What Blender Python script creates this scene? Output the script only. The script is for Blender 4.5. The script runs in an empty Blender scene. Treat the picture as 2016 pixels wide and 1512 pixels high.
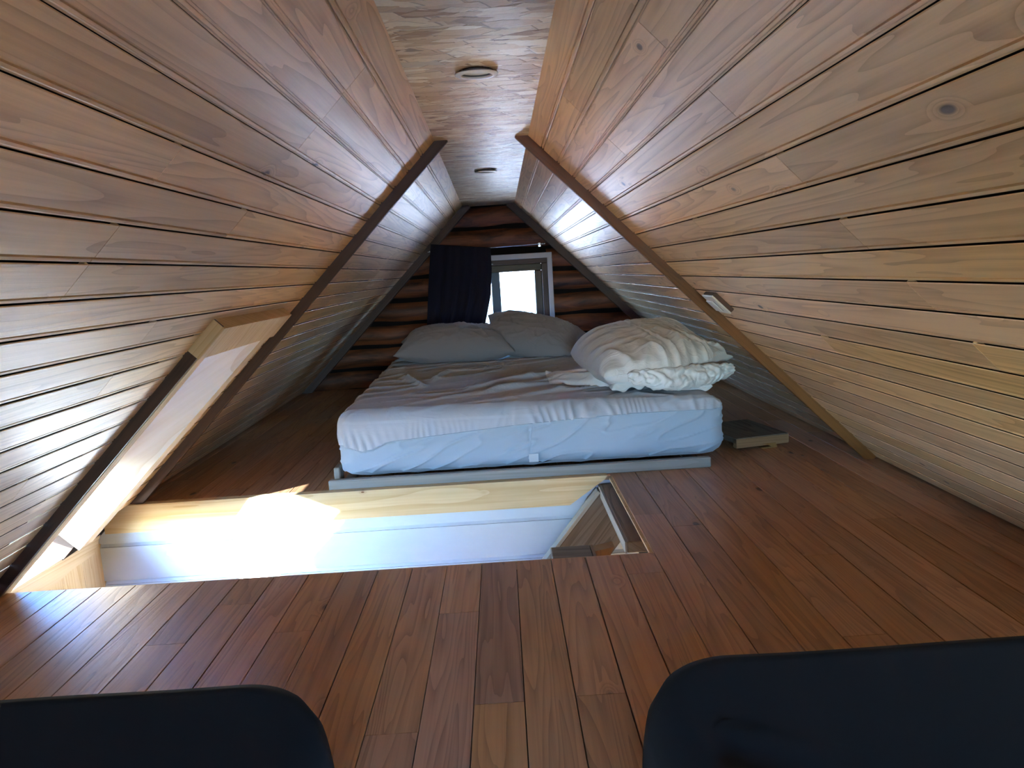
import bpy, bmesh, math, random
import numpy as np
from mathutils import Vector, Matrix, noise

random.seed(7)
S = bpy.context.scene
COL = S.collection

# ----------------------------------------------------------------- helpers
def tag(o, label=None, cat=None, group=None, kind=None):
    if label: o['label'] = label
    if cat: o['category'] = cat
    if group: o['group'] = group
    if kind: o['kind'] = kind
    return o

def empty(name, loc=(0, 0, 0)):
    o = bpy.data.objects.new(name, None)
    COL.objects.link(o)
    o.location = loc
    o.empty_display_size = 0.05
    return o

class MB:
    """collects geometry for ONE mesh; every vertex carries a grain coordinate 'gc' (along, across, board)"""
    def __init__(self):
        self.v = []; self.f = []; self.g = []; self.m = []
    def add(self, verts, faces, gc=None, mi=0):
        b = len(self.v)
        self.v += [tuple(p) for p in verts]
        self.f += [tuple(b + i for i in f) for f in faces]
        self.m += [mi] * len(faces)
        if gc is None: gc = verts
        self.g += [tuple(p) for p in gc]
        return b
    def frame(self, O, A, B, C, sx, sy, sz, mi=0, bid=None, grain='A', bev=0.0):
        """box at corner O with unit axes A,B,C and sizes; grain runs along the named axis"""
        O, A, B, C = Vector(O), Vector(A), Vector(B), Vector(C)
        if bid is None: bid = random.random() * 40
        P = []; G = []
        def put(a, b, c):
            P.append(O + A * a + B * b + C * c)
            if grain == 'A': G.append((a, b + c * 1.3, bid))
            elif grain == 'B': G.append((b, a + c * 1.3, bid))
            else: G.append((c, a + b * 1.3, bid))
        if bev <= 0:
            for a in (0, sx):
                for b in (0, sy):
                    for c in (0, sz): put(a, b, c)
            F = [(0, 1, 3, 2), (4, 6, 7, 5), (0, 4, 5, 1), (2, 3, 7, 6), (0, 2, 6, 4), (1, 5, 7, 3)]
        else:
            e = min(bev, sx * .45, sy * .45, sz * .45)
            # chamfered box: 24 verts, three per corner
            F = []
            idx = {}
            for i, a in enumerate((0, sx)):
                for j, b in enumerate((0, sy)):
                    for k, c in enumerate((0, sz)):
                        ai = a + (e if i == 0 else -e); bi = b + (e if j == 0 else -e); ci = c + (e if k == 0 else -e)
                        idx[i, j, k, 0] = len(P); put(a, bi, ci)
                        idx[i, j, k, 1] = len(P); put(ai, b, ci)
                        idx[i, j, k, 2] = len(P); put(ai, bi, c)
            for s in (0, 1):
                F.append([idx[s, 0, 0, 0], idx[s, 0, 1, 0], idx[s, 1, 1, 0], idx[s, 1, 0, 0]])
                F.append([idx[0, s, 0, 1], idx[0, s, 1, 1], idx[1, s, 1, 1], idx[1, s, 0, 1]])
                F.append([idx[0, 0, s, 2], idx[0, 1, s, 2], idx[1, 1, s, 2], idx[1, 0, s, 2]])
            for p in (0, 1):
                for q in (0, 1):
                    F.append([idx[p, q, 0, 0], idx[p, q, 1, 0], idx[p, q, 1, 1], idx[p, q, 0, 1]])
                    F.append([idx[p, 0, q, 0], idx[p, 1, q, 0], idx[p, 1, q, 2], idx[p, 0, q, 2]])
                    F.append([idx[0, p, q, 1], idx[1, p, q, 1], idx[1, p, q, 2], idx[0, p, q, 2]])
                    for r in (0, 1):
                        F.append([idx[p, q, r, 0], idx[p, q, r, 1], idx[p, q, r, 2]])
        self.add(P, F, G, mi)
    def box(self, x0, x1, y0, y1, z0, z1, mi=0, bid=None, grain='A', bev=0.0):
        self.frame((x0, y0, z0), (1, 0, 0), (0, 1, 0), (0, 0, 1), x1 - x0, y1 - y0, z1 - z0, mi, bid, grain, bev)
    def prism(self, poly, D, mi=0, bid=None, gdir=None):
        """closed polygon (3d points) extruded by vector D"""
        poly = [Vector(p) for p in poly]; D = Vector(D); n = len(poly)
        if bid is None: bid = random.random() * 40
        g = Vector(gdir).normalized() if gdir else (poly[1] - poly[0]).normalized()
        h = D.cross(g).normalized()
        P = poly + [p + D for p in poly]
        F = [tuple(range(n))[::-1], tuple(range(n, 2 * n))] + [(i, (i + 1) % n, n + (i + 1) % n, n + i) for i in range(n)]
        G = [(p.dot(g), p.dot(h) + (0.03 if i >= n else 0), bid) for i, p in enumerate(P)]
        self.add(P, F, G, mi)
    def lathe(self, prof, c, axis='Z', n=48, mi=0, tilt=None):
        """profile of (radius, height) revolved about a vertical axis at c"""
        P = []; F = []
        for (r, h) in prof:
            for k in range(n):
                a = 2 * math.pi * k / n
                if axis == 'Z': p = Vector((r * math.cos(a), r * math.sin(a), h))
                elif axis == 'X': p = Vector((h, r * math.cos(a), r * math.sin(a)))
                else: p = Vector((r * math.cos(a), h, r * math.sin(a)))
                if tilt is not None: p = tilt @ p
                P.append(p + Vector(c))
        for i in range(len(prof) - 1):
            for k in range(n):
                k2 = (k + 1) % n
                F.append((i * n + k, i * n + k2, (i + 1) * n + k2, (i + 1) * n + k))
        self.add(P, F, None, mi)
    def tube(self, pts, r, n=10, mi=0):
        pts = [Vector(p) for p in pts]
        P = []; F = []
        for i, p in enumerate(pts):
            d = (pts[min(i + 1, len(pts) - 1)] - pts[max(i - 1, 0)]).normalized()
            u = d.orthogonal().normalized() if i == 0 else (u - d * u.dot(d)).normalized()
            w = d.cross(u)
            for k in range(n):
                a = 2 * math.pi * k / n
                P.append(p + (u * math.cos(a) + w * math.sin(a)) * r)
        for i in range(len(pts) - 1):
            for k in range(n):
                F.append((i * n + k, i * n + (k + 1) % n, (i + 1) * n + (k + 1) % n, (i + 1) * n + k))
        F.append(tuple(range(n))[::-1]); F.append(tuple((len(pts) - 1) * n + k for k in range(n)))
        self.add(P, F, None, mi)
    def build(self, name, mats, parent=None, smooth=False, fix=True):
        me = bpy.data.meshes.new(name)
        me.from_pydata(self.v, [], self.f)
        a = me.attributes.new('gc', 'FLOAT_VECTOR', 'POINT')
        a.data.foreach_set('vector', np.array(self.g, dtype=np.float32).ravel())
        if not isinstance(mats, (list, tuple)): mats = [mats]
        for m in mats: me.materials.append(m)
        me.polygons.foreach_set('material_index', self.m)
        if smooth: me.polygons.foreach_set('use_smooth', [True] * len(me.polygons))
        if fix:
            bm = bmesh.new(); bm.from_mesh(me)
            bmesh.ops.recalc_face_normals(bm, faces=bm.faces)
            bm.to_mesh(me); bm.free()
        me.update()
        o = bpy.data.objects.new(name, me)
        COL.objects.link(o)
        if parent is not None:
            o.parent = parent
            o.matrix_parent_inverse = Matrix.Translation(-Vector(parent.location))
        return o

def auto_smooth(o, deg=35):
    for p in o.data.polygons: p.use_smooth = True
    try:
        o.data.set_sharp_from_angle(angle=math.radians(deg))
    except Exception:
        pass
    return o

# ----------------------------------------------------------------- materials
class NT:
    def __init__(self, name):
        self.m = bpy.data.materials.new(name); self.m.use_nodes = True
        self.t = self.m.node_tree; self.t.nodes.clear()
        self.out = self.n('ShaderNodeOutputMaterial')
        self.b = self.n('ShaderNodeBsdfPrincipled')
        self.t.links.new(self.b.outputs[0], self.out.inputs[0])
    def n(self, typ, **kw):
        nd = self.t.nodes.new(typ)
        for k, v in kw.items(): setattr(nd, k, v)
        return nd
    def l(self, a, b): self.t.links.new(a, b)
    def val(self, x, sock):
        if isinstance(x, (int, float)): sock.default_value = x
        elif isinstance(x, (tuple, list)): sock.default_value = x if len(x) == len(sock.default_value) else tuple(x) + (1,)
        else: self.l(x, sock)
    def math(self, op, a, b=None, c=None, clamp=False):
        nd = self.n('ShaderNodeMath', operation=op); nd.use_clamp = clamp
        for i, x in enumerate((a, b, c)):
            if x is not None: self.val(x, nd.inputs[i])
        return nd.outputs[0]
    def vmul(self, v, s):
        nd = self.n('ShaderNodeVectorMath', operation='MULTIPLY'); self.val(v, nd.inputs[0]); self.val(s, nd.inputs[1]); return nd.outputs[0]
    def vadd(self, v, s):
        nd = self.n('ShaderNodeVectorMath', operation='ADD'); self.val(v, nd.inputs[0]); self.val(s, nd.inputs[1]); return nd.outputs[0]
    def noise(self, v, scale=1, detail=3, rough=.5, dist=0, out='Fac', dim='3D'):
        nd = self.n('ShaderNodeTexNoise', noise_dimensions=dim)
        self.l(v, nd.inputs['Vector'])
        nd.inputs['Scale'].default_value = scale; nd.inputs['Detail'].default_value = detail
        nd.inputs['Roughness'].default_value = rough; nd.inputs['Distortion'].default_value = dist
        return nd.outputs[out]
    def voro(self, v, scale=1, feature='F1', out='Distance', rnd=1.0):
        nd = self.n('ShaderNodeTexVoronoi', feature=feature)
        self.l(v, nd.inputs['Vector']); nd.inputs['Scale'].default_value = scale
        nd.inputs['Randomness'].default_value = rnd
        return nd.outputs[out]
    def ramp(self, f, stops, interp='LINEAR'):
        nd = self.n('ShaderNodeValToRGB'); nd.color_ramp.interpolation = interp
        cr = nd.color_ramp
        while len(cr.elements) < len(stops): cr.elements.new(.5)
        for e, (p, c) in zip(cr.elements, stops):
            e.position = p; e.color = tuple(c) + (1,) if len(c) == 3 else c
        self.l(f, nd.inputs[0]); return nd.outputs[0]
    def mix(self, f, a, b, typ='MIX'):
        nd = self.n('ShaderNodeMix', data_type='RGBA', blend_type=typ)
        self.val(f, nd.inputs[0]); self.val(a, nd.inputs[6]); self.val(b, nd.inputs[7]); return nd.outputs[2]
    def bump(self, h, strength=.3, dist=.01):
        nd = self.n('ShaderNodeBump'); nd.inputs['Strength'].default_value = strength
        nd.inputs['Distance'].default_value = dist; self.l(h, nd.inputs['Height'])
        self.l(nd.outputs[0], self.b.inputs['Normal']); return nd
    def set(self, **kw):
        for k, v in kw.items(): self.val(v, self.b.inputs[k.replace('_', ' ')])

def pine(name, light, dark, knot, rough=.4, knots=1.0, ringc=11.0, tone=.25, bump=.25, spec=.5, coat=0.0, satv=0.0):
    """softwood boards: cathedral growth rings, fine fibre, knots; gc = (along, across, board id)"""
    T = NT(name)
    at = T.n('ShaderNodeAttribute', attribute_name='gc')
    sep = T.n('ShaderNodeSeparateXYZ'); T.l(at.outputs['Vector'], sep.inputs[0])
    u, v, w = sep.outputs
    def vec(a, b, c):
        nd = T.n('ShaderNodeCombineXYZ'); T.val(a, nd.inputs[0]); T.val(b, nd.inputs[1]); T.val(c, nd.inputs[2]); return nd.outputs[0]
    w7 = T.math('MULTIPLY', w, 7.3)
    # knots: elliptical cells
    kv = vec(T.math('MULTIPLY', u, 4.6), T.math('MULTIPLY', v, 9.5), w7)
    kd = T.voro(kv, 1.0, rnd=.9)
    kc = T.n('ShaderNodeSeparateColor'); T.l(T.voro(kv, 1.0, out='Color', rnd=.9), kc.inputs[0])
    keep = T.math('MULTIPLY', T.math('GREATER_THAN', kc.outputs[0], .50), T.math('ADD', .45, T.math('MULTIPLY', kc.outputs[1], .75)))
    kn = T.math('MULTIPLY', T.math('SUBTRACT', 1.0, T.math('DIVIDE', T.math('MULTIPLY', kd, 3.0 / max(knots, .05)), T.math('ADD', keep, .001)), clamp=True), T.math('GREATER_THAN', kc.outputs[0], .50))
    kcore = T.math('MULTIPLY', T.math('SUBTRACT', kn, .60), 6.0, clamp=True)
    khalo = T.math('POWER', kn, 1.5)
    fib2 = T.noise(vec(T.math('MULTIPLY', u, 2.0), T.math('MULTIPLY', v, 40.0), w7), 1.0, 2, .6)
    # rings
    rv = vec(T.math('MULTIPLY', u, .55), T.math('MULTIPLY', v, 9.0), w7)
    base = T.noise(rv, 1.0, 2.5, .5, .5)
    field = T.math('ADD', base, T.math('MULTIPLY', khalo, .28))
    ph = T.math('MULTIPLY', field, ringc)
    fr = T.math('FRACT', ph)
    late = T.math('MULTIPLY', T.math('POWER', fr, 2.4), T.math('ADD', .35, T.math('MULTIPLY', fib2, .9)))                     # sharp late wood line, soft early wood
    late = T.math('MULTIPLY', late, T.math('SUBTRACT', 1.0, T.math('MULTIPLY', T.math('GREATER_THAN', fr, .965), .9)))
    # straight fine grain
    fv = vec(T.math('MULTIPLY', u, 2.6), T.math('MULTIPLY', v, 150.0), w7)
    fib = T.noise(fv, 1.0, 3, .6, .0)
    bv = vec(T.math('MULTIPLY', u, 1.3), T.math('MULTIPLY', v, 14.0), w7)
    blotch = T.noise(bv, 1.0, 3, .55, .4)
    # per board tone
    wn = T.n('ShaderNodeTexWhiteNoise', noise_dimensions='1D'); T.l(w, wn.inputs['W'])
    g = T.math('ADD', T.math('MULTIPLY', late, .80), T.math('MULTIPLY', T.math('SUBTRACT', fib, .38), .85))
    g = T.math('ADD', g, T.math('MULTIPLY', T.math('SUBTRACT', blotch, .5), .9), clamp=True)
    c = T.mix(g, light, dark)
    tn = T.math('ADD', T.math('MULTIPLY', T.math('SUBTRACT', wn.outputs['Value'], .5), tone * 2), 1.0)
    hsv = T.n('ShaderNodeHueSaturation'); T.l(c, hsv.inputs['Color']); T.l(tn, hsv.inputs['Value'])
    wn2 = T.n('ShaderNodeTexWhiteNoise', noise_dimensions='1D'); T.l(T.math('ADD', w, 3.7), wn2.inputs['W'])
    T.l(T.math('ADD', T.math('MULTIPLY', T.math('SUBTRACT', wn2.outputs['Value'], .5), .010), .5), hsv.inputs['Hue'])
    T.l(T.math('ADD', T.math('MULTIPLY', T.math('SUBTRACT', wn2.outputs['Value'], .5), .2 + satv), 1.0), hsv.inputs['Saturation'])
    c = T.mix(T.math('MULTIPLY', khalo, .35, clamp=True), hsv.outputs[0], dark)
    c = T.mix(kcore, c, knot)
    T.set(Base_Color=c, Roughness=T.math('ADD', T.math('MULTIPLY', blotch, .18), rough - .09))
    T.b.inputs['Specular IOR Level'].default_value = spec
    if coat: T.b.inputs['Coat Weight'].default_value = coat; T.b.inputs['Coat Roughness'].default_value = .44
    h = T.math('ADD', T.math('MULTIPLY', late, -.6), T.math('MULTIPLY', fib, .5))
    h = T.math('ADD', h, T.math('MULTIPLY', kcore, -.6))
    T.bump(h, bump, .0015)
    return T.m

M = {}
M['wall'] = pine('pine_panelling', (.79, .525, .28), (.46, .255, .11), (.12, .07, .045), rough=.46, knots=.80, ringc=17, tone=.17, bump=.45, coat=.5)
M['floor'] = pine('pine_floorboards', (.46, .235, .108), (.21, .090, .035), (.045, .02, .013), rough=.36, knots=.80, ringc=20, tone=.2, bump=.45)
M['trim_shaded'] = pine('shaded_stained_trim', (.060, .024, .009), (.035, .013, .006), (.02, .01, .006), rough=.5, knots=.1, tone=.08, bump=.2)  # darker copy of the trim stain, shade on the left put into it
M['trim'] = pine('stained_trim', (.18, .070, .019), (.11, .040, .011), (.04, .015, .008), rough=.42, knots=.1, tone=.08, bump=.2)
M['trim_far'] = pine('far_trim', (.115, .060, .040), (.07, .033, .02), (.05, .02, .012), rough=.5, knots=.1, tone=.08, bump=.2)
M['raw'] = pine('raw_sawn_pine', (.60, .45, .27), (.45, .29, .14), (.22, .11, .05), rough=.75, knots=.55, tone=.08, bump=.8, spec=.25)
M['aged'] = pine('aged_grey_board', (.16, .125, .095), (.06, .042, .03), (.045, .03, .02), rough=.75, knots=.6, tone=.15, bump=.7, spec=.25)
M['stair'] = pine('weathered_stair_top', (.22, .18, .14), (.11, .085, .065), (.07, .05, .035), rough=.75, knots=.3, tone=.1, bump=.7, spec=.25)
M['rail'] = pine('grey_slat', (.30, .285, .255), (.22, .205, .175), (.2, .17, .14), rough=.6, knots=.1, tone=.05, bump=.2, spec=.3)
M['lowfloor'] = pine('lower_room_pine', (.30, .17, .07), (.20, .10, .035), (.1, .05, .02), rough=.45, knots=.5, tone=.1)

def simple(name, col, rough=.5, spec=.5, metal=0.0, bump_scale=None, bump=.1):
    T = NT(name)
    T.set(Base_Color=tuple(col) + (1,), Roughness=rough, Metallic=metal)
    T.b.inputs['Specular IOR Level'].default_value = spec
    if bump_scale:
        tc = T.n('ShaderNodeTexCoord')
        T.bump(T.noise(tc.outputs['Object'], bump_scale, 4, .6), bump, .002)
    return T.m

M['dark'] = simple('dark_backing', (.012, .008, .006), .9, .1)
M['white_plastic'] = simple('white_plastic', (.74, .73, .72), .35)
M['chrome'] = simple('chrome', (.75, .75, .78), .22, metal=1.0)
M['black_tar'] = simple('dark_chinking', (.012, .008, .007), .85, .2, bump_scale=60, bump=.6)
M['casing'] = simple('white_painted_casing', (.70, .69, .72), .5, bump_scale=40, bump=.1)
M['frame'] = pine('reddish_window_frame', (.10, .038, .020), (.06, .02, .01), (.03, .01, .01), rough=.45, knots=.1, tone=.05)
M['sash'] = pine('olive_brown_sash', (.115, .068, .028), (.07, .04, .015), (.03, .02, .01), rough=.45, knots=.1, tone=.05)
M['mullion'] = simple('grey_green_paint', (.11, .15, .15), .5, bump_scale=80, bump=.2)
M['lens'] = simple('frosted_lens', (.62, .64, .58), .3)
def sun_block_mat():
    T = NT('translucent_sun_block'); T.t.nodes.remove(T.b)
    d = T.n('ShaderNodeBsdfDiffuse'); d.inputs[0].default_value = (.40, .42, .45, 1)
    t = T.n('ShaderNodeBsdfTranslucent'); t.inputs[0].default_value = (.05, .07, .10, 1)
    a = T.n('ShaderNodeAddShader'); T.l(d.outputs[0], a.inputs[0]); T.l(t.outputs[0], a.inputs[1]); T.l(a.outputs[0], T.out.inputs[0])
    return T.m
M['sun_block'] = sun_block_mat()  # for the unseen panel added over the skylight to cut the sun
M['label'] = simple('care_label', (.50, .54, .58), .7)

def white_wall():
    T = NT('white_painted_boards')
    at = T.n('ShaderNodeAttribute', attribute_name='gc')
    sep = T.n('ShaderNodeSeparateXYZ'); T.l(at.outputs['Vector'], sep.inputs[0])
    u, v, w = sep.outputs
    cb = T.n('ShaderNodeCombineXYZ'); T.l(T.math('MULTIPLY', u, 2.5), cb.inputs[0]); T.l(T.math('MULTIPLY', v, 8), cb.inputs[1]); T.l(T.math('MULTIPLY', w, 7), cb.inputs[2])
    f = T.noise(cb.outputs[0], 4, 4, .6, .5)
    k = T.voro(cb.outputs[0], 1.0, rnd=.9)
    ring = T.math('SUBTRACT', 1.0, T.math('MULTIPLY', T.math('ABSOLUTE', T.math('SUBTRACT', k, .12)), 40), clamp=True)
    T.set(Base_Color=T.mix(f, (.52, .60, .68, 1), (.47, .55, .63, 1)), Roughness=.45)
    T.bump(T.math('ADD', T.math('MULTIPLY', f, .7), T.math('MULTIPLY', ring, .6)), .35, .0015)
    return T.m
M['white'] = white_wall()

def osb():
    T = NT('oriented_strand_board')
    tc = T.n('ShaderNodeTexCoord')
    p = tc.outputs['Object']
    wob = T.n('ShaderNodeTexNoise'); T.l(p, wob.inputs['Vector']); wob.inputs['Scale'].default_value = 28; wob.inputs['Detail'].default_value = 2
    woff = T.vmul(T.vadd(wob.outputs['Color'], (-.5, -.5, -.5)), (.012, .012, .0))
    cols = []; hs = []; ed = []
    tl = []
    for i, (ang, sx, sy) in enumerate(((.25, 9, 20), (-.85, 10, 24), (1.15, 8, 18), (-1.35, 9, 22), (.5, 8, 17), (1.75, 9, 24), (-.5, 16, 44))):
        mp = T.n('ShaderNodeMapping'); mp.inputs['Rotation'].default_value = (0, 0, ang)
        mp.inputs['Scale'].default_value = (sx, sy, 1); mp.inputs['Location'].default_value = (i * 3.7, i * 1.9, i * 5.1)
        T.l(T.vadd(p, woff), mp.inputs['Vector'])
        vn = T.n('ShaderNodeTexVoronoi', feature='F1', distance='CHEBYCHEV'); T.l(mp.outputs[0], vn.inputs['Vector']); vn.inputs['Scale'].default_value = 1.0
        cell = vn.outputs['Color']; dist = vn.outputs['Distance']
        e = T.math('SUBTRACT', .62, dist)
        sb = T.n('ShaderNodeVectorMath', operation='SUBTRACT'); T.l(mp.outputs[0], sb.inputs[0]); T.l(vn.outputs['Position'], sb.inputs[1])
        dt = T.n('ShaderNodeVectorMath', operation='DOT_PRODUCT'); T.l(sb.outputs[0], dt.inputs[0]); T.l(T.vadd(cell, (-.5, -.5, -.5)), dt.inputs[1])
        sp = T.n('ShaderNodeSeparateColor'); T.l(cell, sp.inputs[0])
        cols.append(sp.outputs); ed.append(e); tl.append(dt.outputs['Value'])
    f = cols[0][0]; e = ed[0]
    hgt = T.math('ADD', T.math('MULTIPLY', cols[0][2], .5), tl[0])
    for i in range(1, 7):
        # a strand covers what lies under it only inside its own outline
        m = T.math('MULTIPLY', T.math('GREATER_THAN', cols[i][1], .50), T.math('GREATER_THAN', ed[i], .14))
        def pick(a, b):
            nd = T.n('ShaderNodeMix', data_type='FLOAT'); T.l(m, nd.inputs[0]); T.l(a, nd.inputs[2]); T.l(b, nd.inputs[3]); return nd.outputs[0]
        f = pick(f, cols[i][0]); e = pick(e, T.math('SUBTRACT', ed[i], .14)); hgt = pick(hgt, T.math('ADD', T.math('MULTIPLY', cols[i][2], .5), tl[i]))
    mp = T.n('ShaderNodeMapping'); mp.inputs['Scale'].default_value = (90, 220, 1); T.l(p, mp.inputs['Vector'])
    fine = T.noise(mp.outputs[0], 1, 3, .6)
    c = T.ramp(f, [(0, (.36, .20, .09)), (.18, (.60, .42, .23)), (.5, (.76, .61, .40)), (.8, (.92, .84, .66)), (.9, (.55, .36, .19)), (1, (.80, .66, .46))])
    c = T.mix(T.math('MULTIPLY', T.math('SUBTRACT', fine, .42), .5, clamp=True), c, (.30, .17, .08, 1))
    edge = T.math('SUBTRACT', 1, T.math('MULTIPLY', T.math('ABSOLUTE', e), 22), clamp=True)
    c = T.mix(T.math('MULTIPLY', edge, .75), c, (.13, .065, .028, 1))
    T.set(Base_Color=c, Roughness=.42)
    T.b.inputs['Specular IOR Level'].default_value = .45
    h = T.math('ADD', T.math('MULTIPLY', hgt, 1.0), T.math('MULTIPLY', fine, .3))
    h = T.math('SUBTRACT', h, T.math('MULTIPLY', edge, .4))
    T.bump(h, .8, .003)
    return T.m
M['osb'] = osb()

def logs_mat():
    T = NT('dark_stained_logs')
    at = T.n('ShaderNodeAttribute', attribute_name='gc')
    sep = T.n('ShaderNodeSeparateXYZ'); T.l(at.outputs['Vector'], sep.inputs[0])
    u, v, w = sep.outputs
    cb = T.n('ShaderNodeCombineXYZ'); T.l(T.math('MULTIPLY', u, 3), cb.inputs[0]); T.l(T.math('MULTIPLY', v, 14), cb.inputs[1]); T.l(T.math('MULTIPLY', w, 7), cb.inputs[2])
    blot = T.noise(cb.outputs[0], 1, 4, .6, .8)
    cb2 = T.n('ShaderNodeCombineXYZ'); T.l(T.math('MULTIPLY', u, 3), cb2.inputs[0]); T.l(T.math('MULTIPLY', v, 160), cb2.inputs[1]); T.l(w, cb2.inputs[2])
    fib = T.noise(cb2.outputs[0], 1, 3, .6)
    c = T.ramp(blot, [(.28, (.012, .007, .006)), (.42, (.13, .040, .014)), (.58, (.29, .088, .028)), (.8, (.35, .118, .040))])
    c = T.mix(T.math('MULTIPLY', T.math('SUBTRACT', fib, .45), 1.2, clamp=True), c, (.03, .012, .008, 1))
    T.set(Base_Color=c, Roughness=.5)
    T.bump(fib, .4, .002)
    return T.m
M['logs'] = logs_mat()

def cloth(name, col, rough=.85, scale=900, sheen=.2, bump=.08, wr=0.0, spec=.2):
    T = NT(name)
    tc = T.n('ShaderNodeTexCoord')
    T.set(Base_Color=tuple(col) + (1,), Roughness=rough)
    T.b.inputs['Specular IOR Level'].default_value = spec
    T.b.inputs['Sheen Weight'].default_value = sheen
    nz = T.noise(tc.outputs['Object'], scale, 2, .6)
    h = nz
    if wr:
        mp = T.n('ShaderNodeMapping'); mp.inputs['Scale'].default_value = (6, 16, 10); mp.inputs['Rotation'].default_value = (0, 0, .5)
        T.l(tc.outputs['Object'], mp.inputs['Vector'])
        a = T.noise(mp.outputs[0], 1.0, 3, .5, 1.2)
        ridge = T.math('SUBTRACT', 1.0, T.math('MULTIPLY', T.math('ABSOLUTE', T.math('SUBTRACT', a, .5)), 7), clamp=True)
        h = T.math('ADD', T.math('MULTIPLY', nz, .06), T.math('MULTIPLY', T.math('POWER', ridge, 2.0), wr))
    T.bump(h, bump, .003)
    return T.m
M['sheet'] = cloth('white_cotton_sheet', (.44, .465, .52), wr=.5, bump=.30)
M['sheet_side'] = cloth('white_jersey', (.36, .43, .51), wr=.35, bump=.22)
M['duvet'] = cloth('white_duvet', (.72, .72, .72), wr=.8, bump=.40)
M['pillow'] = cloth('pillowcase', (.31, .285, .31), wr=.7, bump=.35)
M['navy'] = cloth('navy_stretch_cover', (.0022, .0034, .0060), rough=.85, sheen=.03, bump=.05, spec=.10)
M['navy_thread'] = simple('navy_seam', (.006, .008, .013), .8)
M['curtain'] = cloth('dark_curtain', (.018, .014, .022), rough=.85, sheen=.1, scale=700)

def glass(name='window_glass', tint=(.94, .96, .95, 1)):
    T = NT(name)
    T.t.nodes.remove(T.b)
    tr = T.n('ShaderNodeBsdfTransparent'); tr.inputs[0].default_value = tint
    gl = T.n('ShaderNodeBsdfGlossy'); gl.inputs['Roughness'].default_value = .02
    fr = T.n('ShaderNodeFresnel'); ge = T.n('ShaderNodeNewGeometry')
    T.l(T.math('SUBTRACT', 1.45, T.math('MULTIPLY', ge.outputs['Backfacing'], 1.45 - 1 / 1.45)), fr.inputs['IOR'])
    mx = T.n('ShaderNodeMixShader'); T.l(fr.outputs[0], mx.inputs[0]); T.l(tr.outputs[0], mx.inputs[1]); T.l(gl.outputs[0], mx.inputs[2])
    T.l(mx.outputs[0], T.out.inputs[0])
    return T.m
M['glass'] = glass()
M['dim_skylight'] = glass('dimmed_skylight_glass', (.33, .37, .41, 1))  # tint added to cut the sun and sky through the skylight
M['dim_window'] = glass('dimmed_window_glass', (.80, .82, .84, 1))  # tint added to tone down the daylight at the gable window

def grass():
    T = NT('sunlit_grass')
    tc = T.n('ShaderNodeTexCoord')
    a = T.noise(tc.outputs['Object'], 3.0, 5, .65)
    b = T.noise(tc.outputs['Object'], .6, 4, .6)
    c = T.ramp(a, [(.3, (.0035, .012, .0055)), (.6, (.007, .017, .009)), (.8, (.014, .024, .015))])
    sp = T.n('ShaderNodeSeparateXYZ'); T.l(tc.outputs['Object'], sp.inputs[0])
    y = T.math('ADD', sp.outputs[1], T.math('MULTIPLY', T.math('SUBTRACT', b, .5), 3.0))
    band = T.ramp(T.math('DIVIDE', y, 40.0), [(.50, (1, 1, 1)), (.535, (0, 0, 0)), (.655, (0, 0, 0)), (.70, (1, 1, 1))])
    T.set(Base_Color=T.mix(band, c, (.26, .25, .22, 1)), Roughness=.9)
    return T.m
M['grass'] = grass()

# ----------------------------------------------------------------- room constants (metres)
ZC = 1.199                     # flat ceiling strip
XL0, XR0 = -1.378, 1.332       # eaves at the floor
XLC, XRC = -.190, .126         # ceiling strip edges
Y0, Y1 = -1.2, 5.25
def shear(y, side): return -.011 * (y - 2.64) if side < 0 else .002 * (y - 2.64)

def slope(side):
    top = Vector((XLC if side < 0 else XRC, 0, ZC)); bot = Vector((XL0 if side < 0 else XR0, 0, 0))
    T = (bot - top); L = T.length; T.normalize()
    N = Vector((-T.z, 0, T.x)); 
    if N.z > 0: N = -N
    return top, T, N, L
SL, TL, NL, LL = slope(-1)
SR, TR, NR, LR = slope(1)
def WP(side, t, y, d=0.0):
    s, T, N = (SL, TL, NL) if side < 0 else (SR, TR, NR)
    p = s + T * t + N * d
    return Vector((p.x + shear(y, side), y, p.z))

PITCH = .0713
def groove_profile(w):
    # face, slot, bead, slot  (t, depth)
    return [(.0, -.0012), (.0012, 0), (w - .0135, 0), (w - .0128, -.0050), (w - .0098, -.0050), (w - .0088, -.0014), (w - .0050, -.0010), (w - .0038, -.0016), (w - .0030, -.0050), (w - .0006, -.0050)]

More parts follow.
